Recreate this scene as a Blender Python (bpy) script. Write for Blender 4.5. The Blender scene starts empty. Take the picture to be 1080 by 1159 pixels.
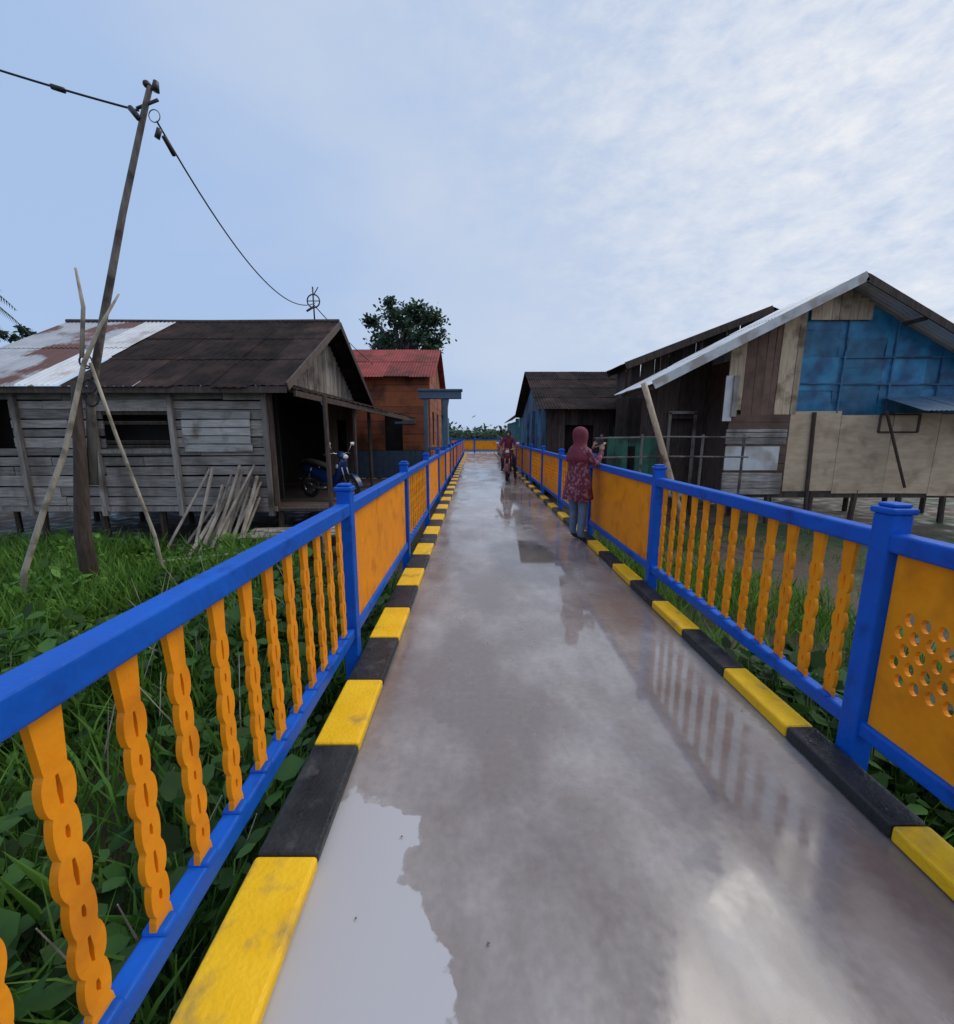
import bpy, math, random
import numpy as np
from mathutils import Vector, Matrix, Euler
random.seed(7); np.random.seed(7)
R=random.uniform
scene=bpy.context.scene
col=scene.collection

# ------------------------------------------------------------ materials
def tmat(name,c1,c2=None,scale=5,rough=.7,bump=.2,island=0.,metal=0,stretch=(1,1,1),detail=6,lo=.35,hi=.65,c3=None,s3=1.3,lo3=.5,hi3=.62,rvar=0.,spec=.5,bscale=None,st3=(1,1,1)):
    m=bpy.data.materials.new(name); m.use_nodes=True
    nt=m.node_tree; N=nt.nodes; L=nt.links
    b=N['Principled BSDF']
    tc=N.new('ShaderNodeTexCoord'); mp=N.new('ShaderNodeMapping'); mp.inputs['Scale'].default_value=stretch
    L.new(tc.outputs['Object'],mp.inputs['Vector'])
    nz=N.new('ShaderNodeTexNoise'); nz.inputs['Scale'].default_value=scale; nz.inputs['Detail'].default_value=detail; nz.inputs['Roughness'].default_value=.62
    L.new(mp.outputs[0],nz.inputs['Vector'])
    mr=N.new('ShaderNodeMapRange'); mr.inputs['From Min'].default_value=lo; mr.inputs['From Max'].default_value=hi
    L.new(nz.outputs['Fac'],mr.inputs['Value'])
    mx=N.new('ShaderNodeMix'); mx.data_type='RGBA'
    mx.inputs['A'].default_value=(*c1,1); mx.inputs['B'].default_value=(*(c2 or c1),1)
    L.new(mr.outputs[0],mx.inputs['Factor'])
    out=mx.outputs['Result']
    if c3:
        mp3=N.new('ShaderNodeMapping'); mp3.inputs['Scale'].default_value=st3; L.new(tc.outputs['Object'],mp3.inputs['Vector'])
        n3=N.new('ShaderNodeTexNoise'); n3.inputs['Scale'].default_value=s3; n3.inputs['Detail'].default_value=8
        L.new(mp3.outputs[0],n3.inputs['Vector'])
        m3=N.new('ShaderNodeMapRange'); m3.inputs['From Min'].default_value=lo3; m3.inputs['From Max'].default_value=hi3
        L.new(n3.outputs['Fac'],m3.inputs['Value'])
        x3=N.new('ShaderNodeMix'); x3.data_type='RGBA'; x3.inputs['B'].default_value=(*c3,1)
        L.new(m3.outputs[0],x3.inputs['Factor']); L.new(out,x3.inputs['A']); out=x3.outputs['Result']
    if island>0:
        g=N.new('ShaderNodeNewGeometry'); ma=N.new('ShaderNodeMapRange')
        ma.inputs['To Min'].default_value=1-island; ma.inputs['To Max'].default_value=1+island*.6
        L.new(g.outputs['Random Per Island'],ma.inputs['Value'])
        vm=N.new('ShaderNodeVectorMath'); vm.operation='SCALE'
        L.new(out,vm.inputs[0]); L.new(ma.outputs[0],vm.inputs['Scale']); out=vm.outputs[0]
    L.new(out,b.inputs['Base Color'])
    b.inputs['Roughness'].default_value=rough; b.inputs['Metallic'].default_value=metal
    b.inputs['Specular IOR Level'].default_value=spec
    if rvar>0:
        rr=N.new('ShaderNodeMapRange'); rr.inputs['To Min'].default_value=max(.03,rough-rvar); rr.inputs['To Max'].default_value=min(1,rough+rvar)
        L.new(mr.outputs[0],rr.inputs['Value']); L.new(rr.outputs[0],b.inputs['Roughness'])
    if bump>0:
        bp=N.new('ShaderNodeBump'); bp.inputs['Strength'].default_value=bump; bp.inputs['Distance'].default_value=.02
        if bscale:
            nb=N.new('ShaderNodeTexNoise'); nb.inputs['Scale'].default_value=bscale; L.new(mp.outputs[0],nb.inputs['Vector']); L.new(nb.outputs['Fac'],bp.inputs['Height'])
        else: L.new(nz.outputs['Fac'],bp.inputs['Height'])
        L.new(bp.outputs[0],b.inputs['Normal'])
    return m

M={}
M['blue']=tmat('blue_paint',(.001,.083,.46),(.002,.105,.55),6,.5,.15,c3=(.003,.045,.27),s3=7,lo3=.56,hi3=.75,rvar=.1,bscale=40,spec=.25)
M['orange']=tmat('orange_paint',(.82,.265,.003),(.91,.325,.006),7,.5,.12,c3=(.58,.18,.004),s3=5,lo3=.52,hi3=.75,rvar=.08,bscale=40,spec=.25)
M['yellow']=tmat('yellow_curb_paint',(.86,.49,.008),(.93,.56,.015),7,.45,.25,c3=(.42,.28,.07),s3=8,lo3=.56,hi3=.76,rvar=.15,bscale=60,spec=.3)
M['black']=tmat('black_curb_paint',(.016,.018,.021),(.033,.035,.04),7,.4,.25,c3=(.10,.10,.10),s3=8,lo3=.58,hi3=.8,rvar=.15,bscale=60,spec=.3)
M['conc']=tmat('concrete_edge',(.2,.19,.18),(.3,.29,.27),5,.7,.3)
M['greyboard']=tmat('weathered_boards',(.22,.185,.165),(.43,.385,.36),3,.8,.3,island=.42,stretch=(1,1,9),c3=(.09,.07,.06),s3=1.6,lo3=.48,hi3=.70,st3=(1,1,.4))
M['greyboardv']=tmat('weathered_boards_upright',(.2,.17,.15),(.34,.3,.27),3,.8,.3,island=.45,stretch=(9,9,1),c3=(.08,.06,.05),s3=1.6,lo3=.48,hi3=.66)
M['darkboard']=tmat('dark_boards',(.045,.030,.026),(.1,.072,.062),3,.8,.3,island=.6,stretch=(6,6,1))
M['paleboard']=tmat('pale_boards',(.42,.31,.2),(.60,.46,.32),3,.7,.2,island=.35,stretch=(7,7,1),c3=(.22,.14,.09),s3=2.4)
M['plywood']=tmat('plywood_sheet',(.50,.36,.23),(.64,.49,.34),2.5,.7,.1,island=.2,stretch=(1,1,3),c3=(.32,.22,.14),s3=2.2,lo3=.52,hi3=.75)
M['tarp']=tmat('blue_tarpaulin',(.012,.14,.30),(.03,.26,.46),2.2,.5,.9,island=.42,c3=(.012,.07,.17),s3=2.4,bscale=3,lo3=.46,hi3=.7)
M['darkroof']=tmat('rusted_dark_roof',(.014,.010,.010),(.042,.028,.026),2.5,.9,.3,island=.45,c3=(.08,.045,.038),s3=1.4,lo3=.55,hi3=.75,spec=.15)
M['greyroof']=tmat('zinc_roof',(.34,.37,.42),(.46,.49,.54),2.5,.5,.2,island=.25,metal=.2,c3=(.14,.06,.05),s3=.8,lo3=.5,hi3=.56)
M['paleroof']=tmat('new_zinc_roof',(.58,.6,.63),(.72,.74,.77),2.5,.4,.2,island=.15,metal=.2,c3=(.4,.36,.33),s3=1.5,lo3=.55,hi3=.7)
M['redroof']=tmat('red_roof',(.24,.04,.04),(.33,.06,.055),3,.7,.2,island=.25,c3=(.15,.035,.03),s3=1.3,spec=.2)
M['orangewall']=tmat('orange_wall',(.30,.085,.033),(.40,.12,.048),3,.8,.2,island=.22,c3=(.14,.045,.025),s3=1.2)
M['teal']=tmat('teal_wall',(.03,.13,.16),(.05,.19,.22),3,.8,.2,island=.2)
M['bluewall']=tmat('blue_wall',(.03,.11,.22),(.05,.16,.31),3,.7,.2,island=.35,c3=(.03,.05,.08),s3=2)
M['green']=tmat('green_wall',(.02,.10,.07),(.035,.15,.10),3,.7,.2,island=.3,c3=(.02,.04,.03),s3=2)
M['bluegrey']=tmat('bluegrey_paint',(.06,.10,.16),(.09,.14,.21),4,.6,.1)
M['white']=tmat('white_panel',(.55,.56,.57),(.7,.7,.7),4,.6,.1,c3=(.4,.36,.33),s3=2)
M['dark']=tmat('interior_shade',(.012,.01,.01),(.025,.02,.02),3,.9,0)  # near-black colour stands in for the shade inside the houses
M['bark']=tmat('pole_wood',(.13,.11,.10),(.25,.22,.20),4,.85,.5,stretch=(6,6,.6),c3=(.07,.055,.05),s3=3)
M['bamboo']=tmat('bamboo',(.33,.28,.22),(.5,.44,.35),5,.6,.2,stretch=(4,4,1),c3=(.2,.17,.13),s3=5)
M['rotwood']=tmat('rotten_wood',(.045,.03,.025),(.1,.07,.055),4,.9,.5,stretch=(6,6,1))
M['metal']=tmat('dark_metal',(.04,.04,.045),(.09,.09,.1),8,.45,.1,metal=.6)
M['chrome']=tmat('steel',(.3,.3,.32),(.45,.45,.47),8,.3,0,metal=.9)
M['rubber']=tmat('rubber',(.015,.015,.015),(.03,.03,.03),12,.8,.2)
M['bikeblue']=tmat('blue_bodywork',(.008,.025,.10),(.01,.035,.14),5,.25,0)
M['bikered']=tmat('dark_red_bodywork',(.12,.012,.02),(.16,.02,.03),5,.25,0)
M['glass']=tmat('lamp_glass',(.6,.6,.58),(.7,.7,.68),5,.1,0)
M['wire']=tmat('wire_black',(.02,.02,.022),None,5,.6,0)
M['skin']=tmat('skin',(.36,.19,.12),(.42,.23,.15),20,.5,.05)
M['hair']=tmat('hair',(.015,.012,.01),(.03,.022,.02),30,.5,.1)
M['jeans']=tmat('blue_trousers',(.10,.16,.26),(.16,.23,.34),12,.85,.2)
M['darkcloth']=tmat('dark_cloth',(.02,.02,.03),(.045,.04,.05),12,.9,.2)
M['maroon']=tmat('maroon_cloth',(.14,.018,.035),(.19,.03,.05),9,.85,.3)
M['pattern']=tmat('patterned_maroon_cloth',(.13,.02,.045),(.34,.15,.18),22,.85,.3,lo=.5,hi=.62,detail=3)
M['browns']=tmat('brown_boards',(.11,.06,.045),(.2,.12,.085),3,.8,.3,island=.4)
M['bgsheet']=tmat('bluegrey_sheets',(.08,.14,.22),(.14,.2,.28),3,.5,.2,island=.2)
M['gzinc']=tmat('greenish_zinc',(.2,.26,.25),(.3,.36,.34),3,.5,.2,island=.2)

def leafmat(name,c1,c2,island=.5,s=1.2):
    m=tmat(name,c1,c2,s,.55,0,island=island,spec=.3)
    nt=m.node_tree;N=nt.nodes;L=nt.links;b=N['Principled BSDF']
    src=b.inputs['Base Color'].links[0].from_socket
    t=N.new('ShaderNodeBsdfTranslucent'); L.new(src,t.inputs['Color'])
    mx=N.new('ShaderNodeMixShader'); mx.inputs[0].default_value=.38
    L.new(b.outputs[0],mx.inputs[1]); L.new(t.outputs[0],mx.inputs[2])
    L.new(mx.outputs[0],N['Material Output'].inputs['Surface'])
    return m
M['leaf']=leafmat('hyacinth_leaf',(.03,.085,.02),(.085,.20,.045),.7)
M['grass']=leafmat('grass_blade',(.11,.26,.045),(.20,.38,.07),.5)
M['tree']=leafmat('tree_leaf',(.04,.08,.055),(.08,.14,.085),.6)
M['palm']=leafmat('palm_leaf',(.02,.05,.02),(.04,.08,.03),.4)

def ground_mat():
    m=bpy.data.materials.new('swamp_ground'); m.use_nodes=True
    nt=m.node_tree;N=nt.nodes;L=nt.links;b=N['Principled BSDF']
    tc=N.new('ShaderNodeTexCoord')
    def noise(s,d=8):
        n=N.new('ShaderNodeTexNoise'); n.inputs['Scale'].default_value=s; n.inputs['Detail'].default_value=d; L.new(tc.outputs['Object'],n.inputs['Vector']); return n
    def ramp(src,a,b_):
        r=N.new('ShaderNodeMapRange'); r.inputs['From Min'].default_value=a; r.inputs['From Max'].default_value=b_; L.new(src,r.inputs['Value']); return r.outputs[0]
    def mix(f,A,B):
        x=N.new('ShaderNodeMix'); x.data_type='RGBA'
        L.new(f,x.inputs['Factor'])
        for k,v in (('A',A),('B',B)):
            if isinstance(v,tuple): x.inputs[k].default_value=(*v,1)
            else: L.new(v,x.inputs[k])
        return x.outputs['Result']
    n1=noise(3); n2=noise(.5); n3=noise(12)
    mud=mix(ramp(n1.outputs['Fac'],.35,.65),(.045,.032,.024),(.11,.08,.055))
    gr=mix(ramp(n3.outputs['Fac'],.35,.65),(.015,.03,.01),(.04,.07,.02))
    c=mix(ramp(n2.outputs['Fac'],.5,.62),mud,gr)
    L.new(c,b.inputs['Base Color'])
    L.new(ramp(n1.outputs['Fac'],.15,.6),b.inputs['Roughness'])
    bp=N.new('ShaderNodeBump'); bp.inputs['Strength'].default_value=.6; bp.inputs['Distance'].default_value=.05; L.new(n3.outputs['Fac'],bp.inputs['Height']); L.new(bp.outputs[0],b.inputs['Normal'])
    return m
M['ground']=ground_mat()

def deck_mat():
    m=bpy.data.materials.new('wet_concrete'); m.use_nodes=True
    nt=m.node_tree;N=nt.nodes;L=nt.links;b=N['Principled BSDF']
    tc=N.new('ShaderNodeTexCoord')
    def mapv(s,loc=(0,0,0)):
        n=N.new('ShaderNodeMapping'); n.inputs['Scale'].default_value=s; n.inputs['Location'].default_value=loc; L.new(tc.outputs['Object'],n.inputs['Vector']); return n.outputs[0]
    def noise(s,v,d=8,r=.55):
        n=N.new('ShaderNodeTexNoise'); n.inputs['Scale'].default_value=s; n.inputs['Detail'].default_value=d; n.inputs['Roughness'].default_value=r; L.new(v,n.inputs['Vector']); return n.outputs['Fac']
    def ramp(src,a,b_,c=0,d=1):
        r=N.new('ShaderNodeMapRange'); r.inputs['From Min'].default_value=a; r.inputs['From Max'].default_value=b_; r.inputs['To Min'].default_value=c; r.inputs['To Max'].default_value=d; L.new(src,r.inputs['Value']); return r.outputs[0]
    def mix(f,A,B):
        x=N.new('ShaderNodeMix'); x.data_type='RGBA'; L.new(f,x.inputs['Factor'])
        for k,v in (('A',A),('B',B)):
            if isinstance(v,tuple): x.inputs[k].default_value=(*v,1)
            else: L.new(v,x.inputs[k])
        return x.outputs['Result']
    def fmix(f,A,B):
        x=N.new('ShaderNodeMix'); x.data_type='FLOAT'; L.new(f,x.inputs['Factor'])
        for k,v in (('A',A),('B',B)):
            if isinstance(v,(int,float)): x.inputs[k].default_value=v
            else: L.new(v,x.inputs[k])
        return x.outputs['Result']
    def math_(op,a,b_=None):
        x=N.new('ShaderNodeMath'); x.operation=op
        for i,v in enumerate((a,b_)):
            if v is None: continue
            if isinstance(v,(int,float)): x.inputs[i].default_value=v
            else: L.new(v,x.inputs[i])
        return x.outputs[0]
    v=mapv((1,1,1)); vs=mapv((1.2,.55,1))
    big=noise(1.6,vs,5,.5); fine=noise(28,v,6); mid=noise(5,vs,6); st=noise(1.1,mapv((1,.8,1),(5,3,0)),7,.6)
    sx=N.new('ShaderNodeSeparateXYZ'); L.new(tc.outputs['Object'],sx.inputs[0])
    wob=noise(3.2,v,6,.55)
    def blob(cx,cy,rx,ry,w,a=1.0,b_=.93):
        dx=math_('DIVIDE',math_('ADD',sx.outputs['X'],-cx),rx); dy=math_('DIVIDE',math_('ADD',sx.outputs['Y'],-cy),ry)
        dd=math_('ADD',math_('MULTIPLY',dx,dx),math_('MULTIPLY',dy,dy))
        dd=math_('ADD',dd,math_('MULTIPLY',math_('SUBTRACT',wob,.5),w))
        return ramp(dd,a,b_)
    base=mix(ramp(mid,.35,.65),(.27,.24,.235),(.36,.33,.32))
    base=mix(ramp(st,.42,.60),base,(.20,.167,.158))
    fine_c=mix(ramp(fine,.3,.7),(.9,.9,.9),(1.08,1.08,1.08))
    mm=N.new('ShaderNodeMix'); mm.data_type='RGBA'; mm.blend_type='MULTIPLY'; mm.inputs['Factor'].default_value=1
    L.new(base,mm.inputs['A']); L.new(fine_c,mm.inputs['B']); base=mm.outputs['Result']
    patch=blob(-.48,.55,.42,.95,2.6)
    pud_refl=blob(.62,5.0,.45,.95,2.4,1.25,.55)
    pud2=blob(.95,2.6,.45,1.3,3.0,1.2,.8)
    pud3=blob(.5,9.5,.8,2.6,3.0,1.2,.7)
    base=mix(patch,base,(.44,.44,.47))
    base=mix(math_('MULTIPLY',pud_refl,.5),base,(.10,.088,.08))  # puddle's dark reflection painted into the base colour
    L.new(base,b.inputs['Base Color'])
    rg=ramp(big,.38,.60,.31,.09)
    rg2=math_('ADD',rg,ramp(fine,.3,.7,-.03,.04))
    rg2=fmix(math_('MAXIMUM',pud2,pud3),rg2,.06)
    rg2=fmix(pud_refl,rg2,.04)
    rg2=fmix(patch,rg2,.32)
    L.new(rg2,b.inputs['Roughness'])
    b.inputs['Specular IOR Level'].default_value=.8
    bp=N.new('ShaderNodeBump'); bp.inputs['Distance'].default_value=.004
    L.new(fmix(math_('MAXIMUM',math_('MAXIMUM',pud_refl,pud3),pud2),ramp(big,.38,.60,.45,.1),.05),bp.inputs['Strength']); L.new(mid,bp.inputs['Height']); L.new(bp.outputs[0],b.inputs['Normal'])
    return m
M['deck']=deck_mat()

# ------------------------------------------------------------ mesh builder
class MB:
    def __init__(s): s.v=[]; s.f=[]
    def add(s,vs,fs):
        o=len(s.v); s.v+= [tuple(p) for p in vs]; s.f+=[tuple(i+o for i in f) for f in fs]
    def box(s,c,sz,rot=None):
        c=Vector(c); h=Vector(sz)/2
        vs=[Vector((x*h.x,y*h.y,z*h.z)) for x in(-1,1) for y in(-1,1) for z in(-1,1)]
        if rot is not None:
            m=Euler(rot).to_matrix(); vs=[m@p for p in vs]
        s.add([c+p for p in vs],[(0,1,3,2),(4,6,7,5),(0,4,5,1),(2,3,7,6),(0,2,6,4),(1,5,7,3)])
    def b2(s,a,b): s.box([(a[i]+b[i])/2 for i in range(3)],[abs(b[i]-a[i]) for i in range(3)])
    def beam(s,p0,p1,w,h):
        p0=Vector(p0);p1=Vector(p1); d=(p1-p0).normalized()
        u=d.cross(Vector((0,0,1)))
        if u.length<.01: u=Vector((1,0,0))
        u.normalize(); n=u.cross(d)
        vs=[]
        for p in(p0,p1):
            for a,b in((-1,-1),(1,-1),(1,1),(-1,1)): vs.append(p+u*a*w/2+n*b*h/2)
        s.add(vs,[(3,2,1,0),(4,5,6,7),(0,1,5,4),(1,2,6,5),(2,3,7,6),(3,0,4,7)])
    def tube(s,pts,rs,n=8,cap=True):
        pts=[Vector(p) for p in pts]
        if not hasattr(rs,'__len__'): rs=[rs]*len(pts)
        rings=[];prev=None
        for i,p in enumerate(pts):
            d=(pts[min(i+1,len(pts)-1)]-pts[max(i-1,0)])
            if d.length<1e-9: d=Vector((0,0,1))
            d.normalize()
            if prev is None:
                u=d.cross(Vector((0,0,1)))
                if u.length<.05: u=d.cross(Vector((1,0,0)))
            else: u=prev-d*prev.dot(d)
            u.normalize(); prev=u; w=d.cross(u)
            rings.append([p+(u*math.cos(2*math.pi*k/n)+w*math.sin(2*math.pi*k/n))*rs[i] for k in range(n)])
        s.loft(rings,cap)
    def loft(s,rings,cap=True,closed=False):
        n=len(rings[0]); vs=[p for r in rings for p in r]; fs=[]
        m=len(rings)
        for i in range(m if closed else m-1):
            j=(i+1)%m
            for k in range(n):
                fs.append((i*n+k,i*n+(k+1)%n,j*n+(k+1)%n,j*n+k))
        if cap and not closed: fs+= [tuple(range(n-1,-1,-1)),tuple((m-1)*n+k for k in range(n))]
        s.add(vs,fs)
    def ell(s,c,r,n=14,m=9):
        rings=[]
        for i in range(m):
            a=-math.pi/2+math.pi*(i+.3)/(m-.4)
            rings.append([Vector((c[0]+r[0]*math.cos(a)*math.cos(t),c[1]+r[1]*math.cos(a)*math.sin(t),c[2]+r[2]*math.sin(a))) for t in [2*math.pi*k/n for k in range(n)]])
        s.loft(rings)
    def torus(s,c,R0,r,axis='y',n=28,m=10):
        rings=[]
        for i in range(n):
            a=2*math.pi*i/n; ring=[]
            for k in range(m):
                t=2*math.pi*k/m; rr=R0+r*math.cos(t)
                p=(rr*math.cos(a),r*math.sin(t),rr*math.sin(a)) if axis=='y' else (r*math.sin(t),rr*math.cos(a),rr*math.sin(a))
                ring.append(Vector(c)+Vector(p))
            rings.append(ring)
        s.loft(rings,closed=True)
    def sheet(s,eL,eR,rR,rL,amp=.012,wave=.1,sw=.8,rows=2):
        """corrugated roofing made of separate overlapping sheets"""
        eL,eR,rR,rL=map(Vector,(eL,eR,rR,rL))
        W=(eR-eL).length; ns=max(1,round(W/sw)); nrm=(eR-eL).cross(rL-eL).normalized()
        if nrm.z<0: nrm=-nrm
        for i in range(ns):
            for r in range(rows):
                a0=i/ns; a1=(i+1)/ns; b0=r/rows-.01; b1=(r+1)/rows+.02
                if r==0: b0-=R(0,.03)
                if r==rows-1: b1=1
                nc=max(2,int((W/ns)/wave)*4); vs=[];fs=[]
                off=.012*(rows-1-r)*-1+R(0,.006)+ (.006 if i%2 else 0)
                for bb in(b0,b1):
                    for k in range(nc+1):
                        a=a0+(a1-a0)*k/nc
                        p=(eL.lerp(eR,a)).lerp(rL.lerp(rR,a),bb)
                        vs.append(p+nrm*(off+amp*math.sin(2*math.pi*a*W/wave)))
                for k in range(nc): fs.append((k,k+1,nc+2+k,nc+1+k))
                s.add(vs,fs)
    def obj(s,name,mat,parent=None,bevel=0,smooth=False,seg=2):
        me=bpy.data.meshes.new(name); me.from_pydata(s.v,[],s.f); me.update()
        o=bpy.data.objects.new(name,me); col.objects.link(o)
        if mat: me.materials.append(M[mat] if isinstance(mat,str) else mat)
        if parent: o.parent=parent
        if smooth:
            for p in me.polygons: p.use_smooth=True
        if bevel:
            b=o.modifiers.new('bevel','BEVEL'); b.width=bevel; b.segments=seg; b.limit_method='ANGLE'
        return o
def empty(name,loc=(0,0,0),rot=(0,0,0)):
    e=bpy.data.objects.new(name,None); e.location=loc; e.rotation_euler=rot; e.empty_display_size=.2; col.objects.link(e); return e

def hboards(mb,o,u,length,z0,z1,bh,th=.025,openings=(),segl=2.5,gap=.006,sag=.004):
    o=Vector(o);u=Vector(u).normalized();n=u.cross(Vector((0,0,1)))
    ang=math.atan2(u.y,u.x); z=z0
    while z<z1-.02:
        h=min(bh*R(.8,1.15),z1-z); cuts=[0]; x=R(.8,segl)
        while x<length-.4: cuts.append(x); x+=R(segl*.6,segl*1.3)
        cuts.append(length)
        zc=z+h/2; segs=[]
        for a,b in zip(cuts[:-1],cuts[1:]):
            parts=[(a,b)]
            for (u0,u1,w0,w1) in openings:
                if z+h>w0+.03 and z<w1-.03:
                    np_=[]
                    for p in parts:
                        if p[1]<=u0 or p[0]>=u1: np_.append(p)
                        else:
                            if p[0]<u0: np_.append((p[0],u0))
                            if p[1]>u1: np_.append((u1,p[1]))
                    parts=np_
            segs+=parts
        for a,b in segs:
            if b-a<.03: continue
            c=o+u*(a+b)/2+n*R(0,.014); c.z=zc+R(-sag,sag)
            mb.box(c,(b-a-gap,th,h-gap-R(0,sag*2)),(R(-.03,.03),R(-sag,sag)*1.5,ang))
        z+=h
def vboards(mb,o,u,length,z0,ztop,bw,th=.025,openings=(),gap=.008,ragged=.0):
    o=Vector(o);u=Vector(u).normalized();n=u.cross(Vector((0,0,1))); ang=math.atan2(u.y,u.x); x=0
    f=ztop if callable(ztop) else (lambda t:ztop)
    while x<length-.02:
        w=min(bw*R(.8,1.2),length-x); zt=f(x+w/2); 
        spans=[(z0-R(0,ragged),zt)]
        for (u0,u1,w0,w1) in openings:
            if x+w>u0+.02 and x<u1-.02:
                ns=[]
                for a,b in spans:
                    if b<=w0 or a>=w1: ns.append((a,b))
                    else:
                        if a<w0: ns.append((a,w0))
                        if b>w1: ns.append((w1,b))
                spans=ns
        for a,b in spans:
            if b-a<.04: continue
            c=o+u*(x+w/2)+n*R(0,.012); c.z=(a+b)/2
            mb.box(c,(w-gap,th,b-a),(0,R(-.008,.008),ang))
        x+=w
def wavy(mb,x0,x1,z0,z1a,z1b,y):
    nxx,nz_=8,8; vs=[];fs=[]
    ph=R(0,6)
    for j in range(nz_+1):
        for i in range(nxx+1):
            u=i/nxx; v_=j/nz_; zz=z0+(z1a+(z1b-z1a)*u-z0)*v_
            vs.append((x0+(x1-x0)*u,y-.014*(1+math.sin(u*5+v_*4+ph)*.5+math.sin(v_*9-u*3+ph*2)*.4),zz))
    for j in range(nz_):
        for i in range(nxx): k=j*(nxx+1)+i; fs.append((k,k+1,k+nxx+2,k+nxx+1))
    mb.add(vs,fs)

# ------------------------------------------------------------ ground
GZ=-.62
g=MB(); 
xs=list(np.linspace(-30,30,61)); ys=list(np.linspace(-10,50,61))
xs=[-900,-300,-100]+xs+[100,300,900]; ys=[-200]+ys+[120,400,1500]
for y in ys:
    for x in xs:
        inner=abs(x)<30 and -10<y<50
        g.v.append((x,y,GZ+(math.sin(x*1.3+y*.7)*.04+math.sin(x*.5-y*1.1+2)*.05 if inner else 0)))
nx=len(xs)
for j in range(len(ys)-1):
    for i in range(nx-1): g.f.append((j*nx+i,j*nx+i+1,(j+1)*nx+i+1,(j+1)*nx+i))
g.obj('ground','ground',smooth=True)

# ------------------------------------------------------------ walkway
XL,XR=-.82,1.75
END=34
wk=empty('concrete_footbridge')
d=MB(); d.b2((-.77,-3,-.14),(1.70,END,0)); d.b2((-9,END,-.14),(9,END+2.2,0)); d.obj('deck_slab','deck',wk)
s_=MB()
for y in np.arange(-2,END+1,2.28):
    s_.b2((-.72,y-.08,-.34),(1.66,y+.08,-.141))
    for x in(-.6,1.5): s_.b2((x-.09,y-.09,GZ-.4),(x+.09,y+.09,-.341))
s_.obj('piles_and_crossbeams','conc',wk)
cy=empty('striped_kerb')
ya,bl=MB(),MB(); BL=.54
y0=1.25-BL*6
for i in range(68):
    a=y0+i*BL; b=a+BL
    if a>END-.3: break
    mb=ya if i%2==1 else bl
    mb.b2((-.765,a,.004),(-.548+R(-.002,.002),b-.002,.055+R(-.002,.002)))
    a2=a+.10
    mb.b2((1.55+R(-.002,.002),a2,.004),(1.692,a2+BL-.002,.072+R(-.002,.002)))
ya.obj('yellow_blocks','yellow',cy,.014,seg=3); bl.obj('black_blocks','black',cy,.014,seg=3)
# a few scraps of leaf litter on the deck
lt=MB()
for i in range(46):
    x,y=R(-.45,1.5),R(.9,9); a_=R(0,6.28); l=R(.006,.016)
    lt.add([(x,y,.005),(x+math.cos(a_)*l,y+math.sin(a_)*l,.008),(x+math.cos(a_+1.2)*l,y+math.sin(a_+1.2)*l,.006)],[(0,1,2)])
lt.obj('leaf_litter','browns')

def plate(outer,holes,th):
    cu=bpy.data.curves.new('tmp','CURVE'); cu.dimensions='2D'; cu.fill_mode='BOTH'; cu.extrude=th/2
    for poly in [outer]+holes:
        sp=cu.splines.new('POLY'); sp.points.add(len(poly)-1); sp.use_cyclic_u=True
        for p,q in zip(sp.points,poly): p.co=(q[0],q[1],0,1)
    ob=bpy.data.objects.new('tmp',cu); col.objects.link(ob)
    bpy.context.view_layer.update()
    dg=bpy.context.evaluated_depsgraph_get(); me=bpy.data.meshes.new_from_object(ob.evaluated_get(dg))
    vs=[tuple(v.co) for v in me.vertices]; fs=[tuple(p.vertices) for p in me.polygons]
    bpy.data.objects.remove(ob); bpy.data.curves.remove(cu); bpy.data.meshes.remove(me)
    return vs,fs
def ellp(cx,cy_,rx,ry,n=12,ph=0): return [(cx+rx*math.cos(2*math.pi*k/n+ph),cy_+ry*math.sin(2*math.pi*k/n+ph)) for k in range(n)]
ZB0,ZB1=.235,.985
H=ZB1-ZB0+.05
def bw(t):
    if t<.2: return .035-.011*(t/.2)
    if t>.93: return .025+.008*((t-.93)/.07)
    q=(t-.2)/.73*6
    fr=q-math.floor(q); big=[1,.6,1.15,.7,1.1,.75][min(5,int(q))]
    return .020+.014*big*math.sin(math.pi*fr)**.5
NT=84
rt=[(bw(i/NT),H*(1-i/NT)) for i in range(NT+1)]
outer=rt+[(-a,b) for a,b in reversed(rt)]
slots=[]
for q in (.5,1.5,2.5,3.5,4.5,5.5):
    t=.2+.73*q/6; hh=.034 if int(q)%2==0 else .016
    slots.append([(-.003,H*(1-t)-hh),(.003,H*(1-t)-hh),(.0055,H*(1-t)),(.003,H*(1-t)+hh),(-.003,H*(1-t)+hh),(-.0055,H*(1-t))])
BV,BF=plate(outer,slots,.018)
SP=2.28; PW=SP-.115
def panelplate(lat):
    out=[(-PW/2,0),(PW/2,0),(PW/2,H),(-PW/2,H)]
    holes=[]
    if lat:
        for j in range(5):
            zz=.28+j*.066
            for i in range(-16,17):
                xx=i*.062+(.031 if j%2 else 0)
                if abs(xx)<1.03: holes.append(ellp(xx,zz,.020,.028,10))
    return plate(out,holes,.02)
PL=panelplate(True); PS=panelplate(False)
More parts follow.
